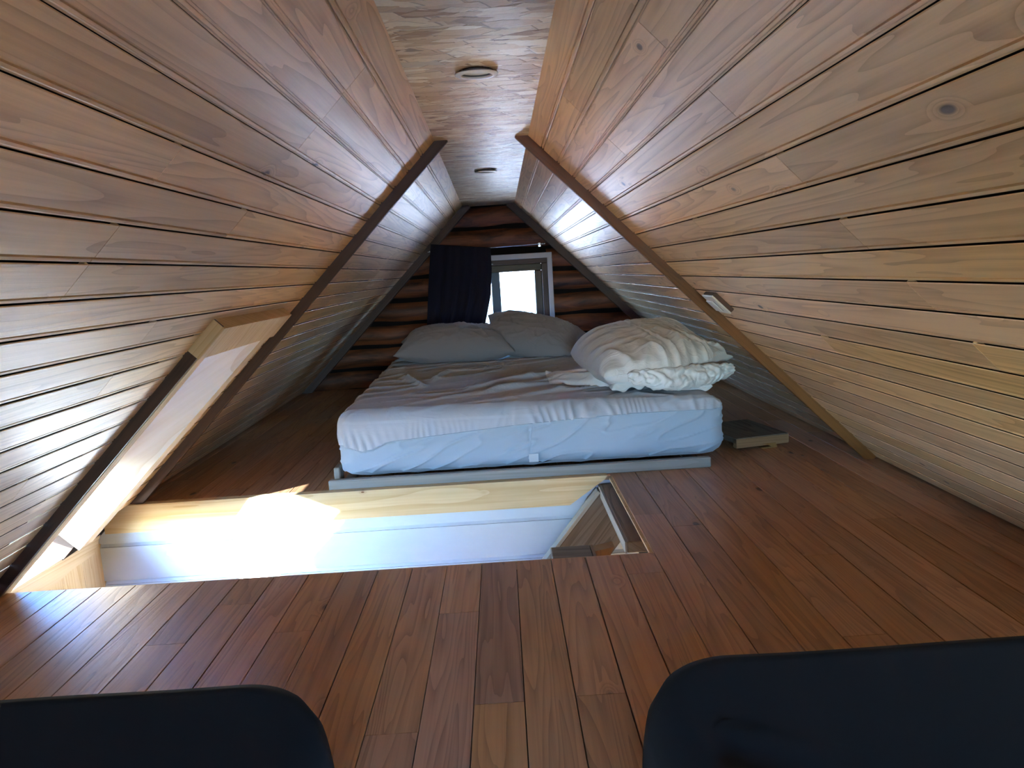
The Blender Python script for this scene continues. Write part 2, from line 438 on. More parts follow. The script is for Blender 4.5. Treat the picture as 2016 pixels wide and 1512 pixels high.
def panel_wall(side, name, hole=None):
    mb = MB()
    s, T, N, L = (SL, TL, NL, LL) if side < 0 else (SR, TR, NR, LR)
    rows = int(L / PITCH) + 1
    known = {1: [1.84], 2: [1.157], 3: [1.846], 4: [1.159], 6: [1.162], 7: [1.866], 8: [1.175], 10: [1.164], 12: [1.156], 13: [1.838]}
    rr = random.Random(11 if side > 0 else 5)
    for r in range(rows):
        t0 = r * PITCH
        w = min(PITCH, L - t0)
        if w < .02: continue
        prof = groove_profile(w)
        if side > 0 and r in known: cuts = known[r] + [3.25 if r % 2 else 3.93, .47 if r % 2 else -.2]
        elif side > 0: cuts = [rr.choice((.47, -.22)), rr.choice((3.24, 3.93, 4.6))]
        else: cuts = rr.sample((-.3, .40, 1.08, 1.5, 3.2, 3.9, 4.55), 3)
        ys = sorted(set([Y0, Y1] + cuts))
        for a, b in zip(ys[:-1], ys[1:]):
            segs = [(a + .0008, b - .0008)]
            if hole and t0 + w > hole[0] and t0 < hole[1]:
                h0, h1 = hole[2], hole[3]; ns = []
                for (p, q) in segs:
                    if q <= h0 or p >= h1: ns.append((p, q)); continue
                    if p < h0: ns.append((p, h0))
                    if q > h1: ns.append((h1, q))
                segs = ns
            bid = rr.random() * 60
            for (p, q) in segs:
                n = len(prof)
                V = [WP(side, t0 + t, p, d) for t, d in prof] + [WP(side, t0 + t, q, d) for t, d in prof]
                V += [WP(side, t0, p, -.012), WP(side, t0 + w, p, -.012), WP(side, t0, q, -.012), WP(side, t0 + w, q, -.012)]
                G = [(p, t, bid) for t, d in prof] + [(q, t, bid) for t, d in prof] + [(p, 0, bid), (p, w, bid), (q, 0, bid), (q, w, bid)]
                F = [(i, i + 1, n + i + 1, n + i) for i in range(n - 1)]
                F.append(tuple(range(n)) + (2 * n + 1, 2 * n)); F.append(tuple(range(n, 2 * n)) + (2 * n + 3, 2 * n + 2))
                mb.add(V, F, G, 0)
    # solid roof build-up behind the boards
    def slab(ta, tb, ya, yb):
        V = [WP(side, t, y, d) for d in (-.0125, -.14) for t in (ta, tb) for y in (ya, yb)]
        mb.add(V, [(0, 1, 3, 2), (4, 6, 7, 5), (0, 4, 5, 1), (2, 3, 7, 6), (0, 2, 6, 4), (1, 5, 7, 3)], None, 1)
    Lx = L + .22
    if hole:
        slab(-.1, hole[0], Y0 - .1, Y1 + .2)
        slab(hole[0], Lx, Y0 - .1, hole[2] - .10); slab(hole[0], Lx, hole[3], Y1 + .2)
    else:
        slab(-.1, Lx, Y0 - .1, Y1 + .2)
    o = mb.build(name, [M['wall'], M['dark']])
    tag(o, kind='structure')
    return o

# skylight opening in slope coordinates (t down the slope)
HT0, HT1 = .825, LL + .01
HY0, HY1 = 1.85, 2.40
tag(panel_wall(-1, 'wall_left', (HT0, HT1 + .25, HY0, HY1)), 'left sloping roof lining of grooved pine boards', 'wall')
tag(panel_wall(1, 'wall_right'), 'right sloping roof lining of grooved pine boards with a small white switch', 'wall')

# ----------------------------------------------------------------- ceiling strip with two recessed holes
LIGHTS = [(-.023, 1.783), (-.030, 3.444)]
def ceiling():
    mb = MB()
    R = .040; K = 32
    ys = [Y0]
    xa, xb = XLC - .06, XRC + .06
    for (cx, cy) in LIGHTS:
        q = .08
        mb.add([(xa, ys[-1], ZC), (xb, ys[-1], ZC), (xb, cy - q, ZC), (xa, cy - q, ZC)], [(0, 1, 2, 3)])
        mb.add([(xa, cy - q, ZC), (cx - q, cy - q, ZC), (cx - q, cy + q, ZC), (xa, cy + q, ZC)], [(0, 1, 2, 3)])
        mb.add([(cx + q, cy - q, ZC), (xb, cy - q, ZC), (xb, cy + q, ZC), (cx + q, cy + q, ZC)], [(0, 1, 2, 3)])
        V = []; F = []
        for k in range(K):
            a = 2 * math.pi * k / K; c, s = math.cos(a), math.sin(a); m = max(abs(c), abs(s))
            V += [(cx + R * c, cy + R * s, ZC), (cx + q * c / m, cy + q * s / m, ZC), (cx + R * c, cy + R * s, ZC + .012)]
        for k in range(K):
            j = (k + 1) % K
            F += [(3 * k, 3 * k + 1, 3 * j + 1, 3 * j), (3 * k, 3 * j, 3 * j + 2, 3 * k + 2)]
        mb.add(V, F)
        ys.append(cy + q)
    mb.add([(xa, ys[-1], ZC), (xb, ys[-1], ZC), (xb, Y1, ZC), (xa, Y1, ZC)], [(0, 1, 2, 3)])
    mb.box(xa - .1, xb + .1, Y0 - .1, Y1 + .2, ZC + .06, ZC + .16, 1)
    o = mb.build('ceiling', [M['osb'], M['dark']], fix=False)
    tag(o, 'flat strand board ceiling strip between the two pine slopes', 'ceiling', kind='structure')
ceiling()

def downlight(cx, cy, label, tiltdeg):
    root = empty('downlight', (cx, cy, ZC))
    tag(root, label, 'ceiling light', 'recessed lights in the strand board')
    tl = Matrix.Rotation(math.radians(tiltdeg), 3, 'X')
    mb = MB()
    mb.lathe([(.0345, -.0045), (.0365, -.0058), (.046, -.0048), (.0492, -.0028), (.0492, -.0012), (.0345, -.0012), (.0345, -.0045)], (cx, cy, ZC - .0040), tilt=tl)
    auto_smooth(mb.build('trim_ring', M['white_plastic'], root))
    mb = MB()
    mb.lathe([(.0352, -.003), (.0350, .006), (.030, .0065)], (cx, cy, ZC - .0046), tilt=tl)
    auto_smooth(mb.build('housing', simple('grey_housing', (.16, .16, .17), .4), root))
    mb = MB()
    mb.lathe([(.0348, .0022), (.028, .0014), (.012, .0010), (.0005, .0009)], (cx, cy, ZC - .0036), tilt=tl)
    auto_smooth(mb.build('lens', M['lens'], root))
downlight(*LIGHTS[0], 'round white recessed light in the ceiling nearer the viewer, between the bare strands', 3.2)
downlight(*LIGHTS[1], 'round white recessed light in the ceiling nearer the log gable, looking smaller', 3.2)

# ----------------------------------------------------------------- floor with the stair hatch
HX1 = .3605
HYA, HYB = 1.876, 2.645
FP = .0902
def floor():
    mb = MB()
    rr = random.Random(3)
    known = {-2: [1.595], -1: [1.227], 3: [1.747], 4: [2.18], 8: [1.79], -8: [1.715], 7: [1.38], 11: [2.02], 9: [2.45]}
    for k in range(-17, 17):
        x0 = k * FP - .0005; x1 = x0 + FP
        base = known.get(k, [rr.uniform(.2, 4.5)])
        cuts = sorted(base + [c + rr.choice((-1.37, 1.83)) for c in base] + [rr.uniform(3.2, 4.8)])
        ys = [Y0] + [c for c in cuts if Y0 + .1 < c < Y1 - .1] + [Y1]
        for a, b in zip(ys[:-1], ys[1:]):
            segs = [(a, b)]
            if x1 < HX1 + .01:
                ns = []
                for p, q in segs:
                    if q <= HYA or p >= HYB: ns.append((p, q)); continue
                    if p < HYA: ns.append((p, HYA))
                    if q > HYB: ns.append((HYB, q))
                segs = ns
            bid = rr.random() * 60
            g = .0006 + .0007 * rr.random()
            if k == 3: g = .0006
            for p, q in segs:
                xa, xb = x0 + g, x1 - (.0016 if k == 2 else g)
                e = .0008
                V = []; G = []
                for y in (p + .0006, q - .0006):
                    for (x, z) in ((xa, -.020), (xa, -e), (xa + e, 0), (xb - e, 0), (xb, -e), (xb, -.020)):
                        V.append((x, y, z)); G.append((y, x - x0, bid))
                F = [(i, (i + 1) % 6, 6 + (i + 1) % 6, 6 + i) for i in range(6)] + [(5, 4, 3, 2, 1, 0), (6, 7, 8, 9, 10, 11)]
                mb.add(V, F, G, 0)
    # sub-floor under the boards
    mb.box(-1.55, 1.6, Y0 - .1, HYA - .004, -.16, -.0215, 1)
    mb.box(HX1 + .03, 1.6, HYA - .004, HYB + .004, -.16, -.0215, 1)
    mb.box(-1.55, 1.6, HYB + .03, Y1 + .2, -.16, -.0215, 1)
    # raw tongue edge along the hatch, and its cut front edge
    mb.box(HX1 - .008, HX1 + .0008, HYA + .002, HYB - .002, -.0135, -.0070, 2)
    mb.box(-1.36, HX1, HYA - .001, HYA + .0045, -.030, -.0015, 2)
    o = mb.build('floor', [M['floor'], M['dark'], M['raw']])
    tag(o, 'varnished pine floorboards around the stair hatch', 'floor', kind='structure')
floor()

# ----------------------------------------------------------------- battens on the slopes
def batten(side, y, ty, d, name, mat, t0=-.03, t1=None, label=None):
    L = LL if side < 0 else LR
    if t1 is None: t1 = L
    mb = MB()
    T, N = (TL, NL) if side < 0 else (TR, NR)
    O = WP(side, t0, y - ty / 2, -.004)
    mb.frame(O, T, Vector((0, 1, 0)), N, t1 - t0, ty, d + .004, 0, grain='A', bev=.002)
    o = mb.build(name, mat)
    tag(o, label, 'trim', kind='structure')
batten(-1, 2.642, .020, .034, 'trim_1', M['trim_shaded'], label='dark brown batten running down the left slope over the skylight edge')
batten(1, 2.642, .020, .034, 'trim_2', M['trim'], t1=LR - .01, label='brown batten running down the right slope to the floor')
batten(-1, 5.17, .05, .048, 'trim_3', M['trim_far'], label='batten where the left slope meets the log gable')
batten(1, 5.17, .05, .048, 'trim_4', M['trim_far'], label='batten where the right slope meets the log gable')

# ----------------------------------------------------------------- log gable with window opening
WX0, WX1, WZ0, WZ1 = -.425, .330, .335, .826
YG = 5.2
def gable():
    mb = MB()
    rr = random.Random(2)
    k = 0
    z = 1.2025
    while z > -.2:
        zt, zb = z, z - .1525
        spans = []
        xl = XLC + (ZC - min(zt, ZC)) * -.995 - .35; xl2 = -1.65
        full = (max(-1.7, XLC - (ZC - zb) - .12), min(1.6, XRC + (ZC - zb) + .12))
        if zb < WZ1 - .02 and zt > WZ0 + .02: spans = [(full[0], WX0), (WX1, full[1])]
        else: spans = [full]
        for (a, b) in spans:
            bid = rr.random() * 50
            n = 12; N = max(6, int((b - a) / .08))
            V = []; G = []; F = []
            for i in range(N + 1):
                x = a + (b - a) * i / N
                wob = .004 * math.sin(x * 7 + k * 2.1) + .003 * math.sin(x * 17 + k)
                for j in range(n + 1):
                    s = j / n
                    ang = math.pi * s
                    zz = zt - .004 - (zt - zb - .008) * s
                    dd = (math.sin(ang) ** .55) * .045
                    V.append((x, YG + .040 - dd + wob * .5, zz + wob * (1 if .05 < s < .95 else 0)))
                    G.append((x, s * .16, bid))
            for i in range(N):
                for j in range(n):
                    p = i * (n + 1) + j
                    F.append((p, p + 1, p + n + 2, p + n + 1))
            mb.add(V, F, G, 0)
            # ends of short logs at the window are closed
        z -= .1525; k += 1
    # tarred infill behind the log joints, round the opening
    for (a, b, c, d) in ((-1.7, 1.6, WZ1 + .0, 1.35), (-1.7, 1.6, -.3, WZ0), (-1.7, WX0, WZ0, WZ1), (WX1, 1.6, WZ0, WZ1)):
        mb.box(a, b, YG + .022, YG + .20, c, d, 1)
    o = mb.build('wall_back', [M['logs'], M['black_tar']])
    for p, mi in zip(o.data.polygons, [q.material_index for q in o.data.polygons]): p.use_smooth = (mi == 0)
    tag(o, 'dark stained log gable wall behind the bed', 'wall', kind='structure')
gable()

def window():
    root = empty('window_1', (0, YG, .6))
    tag(root, 'small wooden window in the log gable with sunlit grass outside', 'window', kind='structure')
    mb = MB()      # white casing boards
    yc0, yc1 = YG - .035, YG + .0
    ox0, ox1, oz0, oz1 = -.460, .366, .30, .862
    ix0, ix1, iz0, iz1 = -.427, .333, .335, .826
    mb.box(ox0, ox1, yc0, yc1, iz1, oz1, bev=.003); mb.box(ox0, ix0, yc0, yc1, oz0, iz1, bev=.003)
    mb.box(ix1, ox1, yc0, yc1, oz0, iz1, bev=.003); mb.box(ix0, ix1, yc0, yc1, oz0, iz0, bev=.003)
    mb.build('casing', M['casing'], root)
    mb = MB()      # fixed frame
    fx0, fx1, fz0, fz1 = ix0, ix1, iz0, iz1
    w = .040
    y0, y1 = YG - .018, YG + .10
    mb.box(fx0, fx1, y0, y1, fz1 - .034, fz1, bev=.003); mb.box(fx0, fx1, y0, y1, fz0, fz0 + .03, bev=.003)
    mb.box(fx0, fx0 + w, y0, y1, fz0 + .03, fz1 - .034, grain='C', bev=.003); mb.box(fx1 - w, fx1, y0, y1, fz0 + .03, fz1 - .034, grain='C', bev=.003)
    mb.build('window_frame', M['frame'], root)
    def sash(x0, x1, nm):
        xr = x0 if x0 < -.2 else -.057
        mb = MB(); z0, z1 = fz0 + .03, fz1 - .034; ya, yb = YG + .012, YG + .052; sw = .050
        mb.box(xr, x1, ya, yb, z1 - .048, z1, bev=.004); mb.box(xr, x1, ya, yb, z0, z0 + .03, bev=.004)
        if x0 < -.2:
            mb.box(x0, x0 + sw, ya, yb, z0 + .03, z1 - .048, grain='C', bev=.004)
        else:
            mb.box(x1 - sw, x1, ya, yb, z0 + .03, z1 - .048, grain='C', bev=.004)
        s = mb.build('sash', M['sash'], root)
        mb = MB(); mb.box(x0 + .01, x1 - .01, ya + .018, ya + .022, z0 + .012, z1 - .02)
        mb.build('pane', M['dim_window'], s)
        return s
    sash(fx0 + w, -.058, 'l'); sash(.004, fx1 - w, 'r')
    mb = MB()
    mb.box(-.056, .004, YG - .010, YG + .075, fz0 + .03, fz1 - .079, grain='C', bev=.004)
    tag(mb.build('mullion', M['mullion'], root), 'grey green centre post')
    mb = MB()
    mb.box(-.056, -.046, YG - .028, YG - .010, .748, .790, bev=.003)
    mb.tube([(-.051, YG - .030, .786), (-.051, YG - .042, .788), (-.051, YG - .044, .798), (-.046, YG - .044, .803), (-.036, YG - .040, .804)], .0055)
    auto_smooth(mb.build('window_catch', M['chrome'], root))
    return root
window()

# curtain rod and curtain -------------------------------------------------
def rod():
    root = empty('curtain_rod', (0, 5.12, .915))
    tag(root, 'thin metal curtain rod above the gable window', 'curtain rod')
    y = 5.125
    mb = MB(); mb.tube([(-.47, y, .907), (.30, y, .918)], .0035)
    rd = auto_smooth(mb.build('rod', M['chrome'], root))
    mb = MB(); mb.lathe([(.0005, .0), (.006, .002), (.007, .006), (.003, .012), (.0075, .016), (.0005, .028)], (.298, y, .918), axis='X', n=14)
    auto_smooth(mb.build('finial', M['chrome'], rd))
    for x in (-.455, .285):
        mb = MB(); mb.tube([(x, y, .912), (x, 5.19, .912)], .003); mb.box(x - .008, x + .008, 5.155, 5.19, .900, .926)
        mb.build('bracket', M['chrome'], root)
rod()

def curtain():
    mb = MB()
    NX, NZ = 150, 70
    def edge(z, left):
        if left:
            pts = [(.97, -.440), (.70, -.475), (.37, -.512), (.26, -.52)]
        else:
            pts = [(.97, -.046), (.77, -.047), (.60, -.064), (.40, -.115), (.26, -.16)]
        for (za, xa), (zb, xb) in zip(pts[:-1], pts[1:]):
            if z >= zb:
                f = (za - z) / (za - zb); return xa + (xb - xa) * max(0, f)
        return pts[-1][1]
    V = []; F = []
    for j in range(NZ + 1):
        s = j / NZ
        for i in range(NX + 1):
            u = i / NX
            ztop = .958 - .045 * u; z = ztop + (.27 - ztop) * s
            x0, x1 = edge(z, True), edge(z, False)
            x = x0 + (x1 - x0) * u
            amp = .010 + .012 * s
            fold = math.sin(u * 21 + 1.2 * math.sin(s * 2.0)) * .6 + math.sin(u * 47 + s * 3) * .25
            dart = .020 * math.exp(-((u - .33 - .20 * (1 - s)) / .035) ** 2) * s + .016 * math.exp(-((u - .62 - .1 * (1 - s)) / .05) ** 2) * s
            hem = .004 * (1 if z < .67 - .03 * u else 0)
            V.append((x, 5.108 - amp * fold - dart - hem, z))
    for j in range(NZ):
        for i in range(NX):
            p = j * (NX + 1) + i
            F.append((p, p + 1, p + NX + 2, p + NX + 1))
    mb.add(V, F)
    o = mb.build('curtain', M['curtain'], smooth=True)
    tag(o, 'dark purple curtain drawn over the left half of the gable window', 'curtain')
    md = o.modifiers.new('thick', 'SOLIDIFY'); md.thickness = .002
curtain()

# ----------------------------------------------------------------- skylight in the left slope
def skylight():
    root = empty('window_2', WP(-1, 1.2, 2.1, 0))
    tag(root, 'skylight opening low in the left slope framed with rough pale boards', 'window', kind='structure')
    RIM = .030
    tt, tb = .835, LL - .012          # inner edges top / bottom along the slope
    yN0, yN1 = 1.853, 1.900           # near jamb board
    fT, fB = 2.360, 2.275             # far jamb inner edge (top, bottom): not quite parallel
    fw = .080
    def W(t, y, d): return WP(-1, t, y, d)
    # near jamb
    mb = MB()
    def board(pts_front, d0, d1, bid):
        V = [W(t, y, d0) for t, y in pts_front] + [W(t, y, d1) for t, y in pts_front]
        n = len(pts_front)
        F = [tuple(range(n)), tuple(range(2 * n - 1, n - 1, -1))] + [(i, (i + 1) % n, n + (i + 1) % n, n + i) for i in range(n)]
        G = [(t, y + (0 if i < n else .07), bid) for i, (t, y) in enumerate(list(pts_front) * 2)]
        mb.add(V, F, G)
    board([(tt - .0, yN0), (tb + .02, yN0), (tb + .02, yN1), (tt - .0, yN1)], RIM, -.04, 3.3)
    mb.build('near_jamb', M['raw'], root)
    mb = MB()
    board([(tt - .10, yN0 - .010), (tb + .02, yN0 - .010), (tb + .02, yN0 - .0005), (tt - .10, yN0 - .0005)], RIM - .002, -.002, 5.1)  # dark strip added for the shade on the near jamb's outer face
    tag(mb.build('shade_strip', M['trim_shaded'], root), 'dark strip standing in for shade along the near edge')
    mb = MB()
    board([(tt - .0, fT), (tb + .03, fB), (tb + .03, fB + fw), (tt - .0, fT + fw)], RIM, -.15, 7.7)
    mb.build('far_jamb', M['raw'], root)
    mb = MB()
    board([(tt - .100, yN0 - .012), (tt + .002, yN0 - .012), (tt - .004, fT + .110), (tt - .098, fT + .110)], RIM + .004, -.012, 12.1)
    mb.build('head_board', M['raw'], root)
    mb = MB()
    board([(tt - .03, yN1), (tt, yN1), (tt, fT), (tt - .03, fT)], RIM, -.15, 15.1)
    mb.build('head_lining', M['raw'], root)
    # low outer sill under the glass
    mb = MB()
    mb.box(-1.66, -1.505, yN1 - .04, fT + .06, -.125, -.108, grain='B')
    mb.build('sill', M['raw'], root)
    # sash and glass in the outer plane, lower half open to the sky, an unseen panel added over the upper part to shape the sun
    tg = LL - .21                    # lower edge of the added panel
    mb = MB()
    board([(tt - .10, HY0 - .12), (tg, HY0 - .12), (tg, fT + .12), (tt - .10, fT + .12)], -.141, -.147, 0)
    mb.build('sun_block', M['sun_block'], root)
    mb = MB()
    board([(tg, HY0 - .12), (LL + .16, HY0 - .12), (LL + .16, fT + .12), (tg, fT + .12)], -.143, -.146, 0)
    mb.build('pane', M['dim_skylight'], root)
    # boards closing the roof edge below the sill
    return root
skylight()

# apron boards below the skylight, inside the hatch
def apron():
    mb = MB()
    mb.prism([(-1.500, 1.90, -.094), (-1.500, 2.52, -.104), (-1.500, 2.655, -.090), (-1.500, 2.62, -.128), (-1.500, 2.585, -.158), (-1.500, 2.45, -.158), (-1.500, 1.90, -.215)], (-.018, 0, 0), gdir=(0, 1, -.05))
    o = mb.build('apron_board', M['raw'])
    tag(o, 'pale board end under the skylight at the hatch edge', 'board')
apron()

# ----------------------------------------------------------------- beam, room below, stairs
def beam():
    mb = MB()
    mb.prism([(-1.47, 2.618, .004), (.345, 2.618, .004), (.335, 2.618, -.010), (.205, 2.618, -.098), (-1.47, 2.618, -.098)], (0, .035, 0), gdir=(1, 0, 0))
    o = mb.build('wooden_beam', M['raw'])
    tag(o, 'rough sawn pale beam along the far edge of the stair hatch', 'beam')
beam()

FILL_RWIN = (-.26, .40, .33, .74)  # unseen rear window, added to fill the loft with daylight
LX0, LX1, LY0, LY1, LZ = -1.52, 2.1, -1.5, 2.66, -2.25
def lower_room():
    mb = MB()
    # white shiplap boards
    z = -.020; rr = random.Random(9)
    while z > LZ:
        top = z; bot = max(z - .1435, LZ)
        bid = rr.random() * 30
        prof = [(LY1, top - .001), (LY1, bot + .017), (LY1 + .009, bot + .015), (LY1 + .009, bot + .011), (LY1 + .001, bot + .001)]
        V = [(LX0 - .06, y, zz) for y, zz in prof] + [(LX1, y, zz) for y, zz in prof] + [(LX0 - .06, LY1 + .001, top), (LX1, LY1 + .001, top)]
        G = [(LX0, zz - bot, bid) for y, zz in prof] + [(LX1, zz - bot, bid) for y, zz in prof] + [(LX0, .14, bid), (LX1, .14, bid)]
        n = len(prof)
        F = [(i, i + 1, n + i + 1, n + i) for i in range(n - 1)] + [(2 * n, 0, n, 2 * n + 1)]
        mb.add(V, F, G)
        z -= .1435
    mb.box(LX0 - .2, LX1, LY1 + .010, LY1 + .1, LZ, -.02, 1)
    o = mb.build('wall_stairwell', [M['white'], M['dark']])
    tag(o, 'white painted boards of the room below, lit by the skylight', 'wall', kind='structure')
    mb = MB()
    wy0, wy1, wz0, wz1 = -.5, .5, -1.75, -1.0
    def wallpiece(y0, y1, z0, z1):
        y = y0
        while y < y1 - .001:
            e = min(y + .12, y1)
            mb.box(LX0 - .08, LX0, y + .0008, e - .0008, z0, z1, grain='C')
            y = e
    wallpiece(LY0, wy0, LZ, -.02); wallpiece(wy1, LY1 + .1, LZ, -.11); wallpiece(wy0, wy1, LZ, wz0); wallpiece(wy0, wy1, wz1, -.02)
    mb.box(LX0 - .16, LX0 - .081, LY0, wy0, LZ, -.02, 1); mb.box(LX0 - .16, LX0 - .081, wy1, LY1, LZ, -.16, 1)
    o = mb.build('wall_lower', [M['raw'], M['dark']])
    tag(o, 'pale boards of the lower room beside the white wall', 'wall', kind='structure')
    mb = MB()
    mb.box(LX0 - .05, LX0 - .046, wy0, wy1, wz0, wz1)
    o = mb.build('added_lower_window', M['glass']); tag(o, kind='structure')  # unseen window added to light the room below
    mb = MB()
    mb.box(LX0 - .1, LX1 + .1, LY0 - .1, LY0, LZ, -.02); mb.box(LX1, LX1 + .1, LY0, LY1 + .1, LZ, -.02)
    o = mb.build('wall_under', M['lowfloor']); tag(o, kind='structure')
    mb = MB()
    x = LX0
    while x < LX1:
        mb.box(x, x + .118, LY0, LY1, LZ - .05, LZ, grain='B'); x += .12
    o = mb.build('floor_lower', M['lowfloor']); tag(o, kind='structure')
    # rear gable of the loft, with an unseen window added as fill
    mb = MB()
    RX0, RX1, RZ0, RZ1 = FILL_RWIN
    mb.box(-1.8, RX0, Y0 - .1, Y0, -.2, 1.4); mb.box(RX1, 1.8, Y0 - .1, Y0, -.2, 1.4)
    mb.box(RX0, RX1, Y0 - .1, Y0, -.2, RZ0); mb.box(RX0, RX1, Y0 - .1, Y0, RZ1, 1.4)
    o = mb.build('wall_rear', M['wall']); tag(o, kind='structure')
    root = empty('added_rear_window', (0, Y0, .7)); tag(root, kind='structure')
    mb = MB()
    for a0, a1, c0, c1 in ((RX0, RX1, RZ1 - .04, RZ1), (RX0, RX1, RZ0, RZ0 + .04), (RX0, RX0 + .04, RZ0 + .04, RZ1 - .04), (RX1 - .04, RX1, RZ0 + .04, RZ1 - .04)):
        mb.box(a0, a1, Y0 - .09, Y0 - .03, c0, c1, bev=.003)
    mb.build('window_frame', M['frame'], root)
    mb = MB(); mb.box(RX0 + .04, RX1 - .04, Y0 - .062, Y0 - .058, RZ0 + .04, RZ1 - .04); mb.build('pane', M['glass'], root)  # glass of the added rear window
lower_room()

def stairs():
    root = empty('staircase', (.3, 2.3, -.25))
    tag(root, 'rough timber stair dropping through the hatch in front of the white wall', 'stairs')
    # far stringer against the white wall, sloping down to the left
    mb = MB()
    mb.prism([(.310, 2.585, -.046), (.150, 2.585, -.243), (-1.0, 2.585, -1.66), (-.76, 2.585, -1.66), (.378, 2.585, -.235), (.372, 2.585, -.050)], (0, .045, 0), gdir=(.158, 0, .197))
    mb.build('stringer', M['aged'], root)
    mb = MB()
    mb.prism([(.303, 2.580, -.040), (.143, 2.580, -.237), (-1.0, 2.580, -1.645), (-1.0, 2.580, -1.66), (.150, 2.580, -.246), (.312, 2.580, -.048)], (0, .050, 0), gdir=(.158, 0, .197))
    mb.build('stringer_edge', M['rail'], root)
    # top step running along the right edge of the hatch
    mb = MB()
    mb.box(.318, .450, 2.046, 2.635, -.066, -.031, grain='B', bev=.003)
    st = mb.build('step', M['stair'], root)
    mb = MB()
    mb.box(.312, .3178, 2.046, 2.630, -.066, -.032, grain='B')  # paler strip along the left face of the top step
    tag(mb.build('nosing', M['rail'], st), 'paler front edge of the top step')
    # lower step seen end on
    mb = MB()
    mb.box(.113, .243, 2.20, 2.352, -.196, -.150, grain='A', bev=.003)
    mb.build('step', M['stair'], root)
    mb = MB()
    mb.box(.2435, .252, 2.20, 2.352, -.200, -.150, grain='B')
    mb.prism([(.243, 2.345, -.153), (.315, 2.345, -.140), (.268, 2.345, -.235), (.245, 2.345, -.235)], (0, -.05, 0), gdir=(0, 0, 1))
    mb.build('step_support', M['trim'], root)
    for i in range(2, 7):
        mb = MB(); x = .113 - .16 * (i - 1); z = -.150 - .2 * (i - 1)
        mb.box(x, x + .17, 1.95, 2.585, z - .04, z, grain='B', bev=.003); mb.build('step', M['stair'], root)
stairs()

# ----------------------------------------------------------------- bed
MX0, MX1, MY0, MY1, MZ0, MZ1 = -.632, .800, 2.702, 4.47, .030, .262
def nz(x, y, z): return noise.noise(Vector((x, y, z)))
def ridged(x, y, z): return 1 - abs(nz(x, y, z)) * 2.2

def bed_base():
    root = empty('bed_base', (.03, 3.5, 0))
    tag(root, 'low grey slatted bed frame on the floor under the white mattress', 'bed base')
    mb = MB(); mb.box(-.664, .730, 2.655, 2.682, .0, .037, bev=.003); mb.build('front_rail', M['rail'], root)
    mb = MB(); mb.box(-.664, -.640, 2.75, 2.815, .0, .060, bev=.004); mb.build('end_block', M['rail'], root)
    for y in (3.15, 3.6, 4.05, 4.38):
        mb = MB(); mb.box(-.53, .66, y, y + .07, .010, .0225, bev=.003); mb.build('slat', M['rail'], root)
    for x in (-.632, .66):
        mb = MB(); mb.box(x, x + .04, 2.684, 4.40, 0, .0095, bev=.003); mb.build('side_rail', M['rail'], root)
bed_base()

def seam_z(x):
    pts = [(-.70, .175), (-.60, .150), (-.545, .128), (-.50, .134), (-.449, .158), (0.0, .190), (.278, .204), (.464, .209), (.753, .207), (.85, .21)]
    for (xa, za), (xb, zb) in zip(pts[:-1], pts[1:]):
        if x <= xb: return za + (zb - za) * max(0, (x - xa)) / (xb - xa)
    return pts[-1][1]

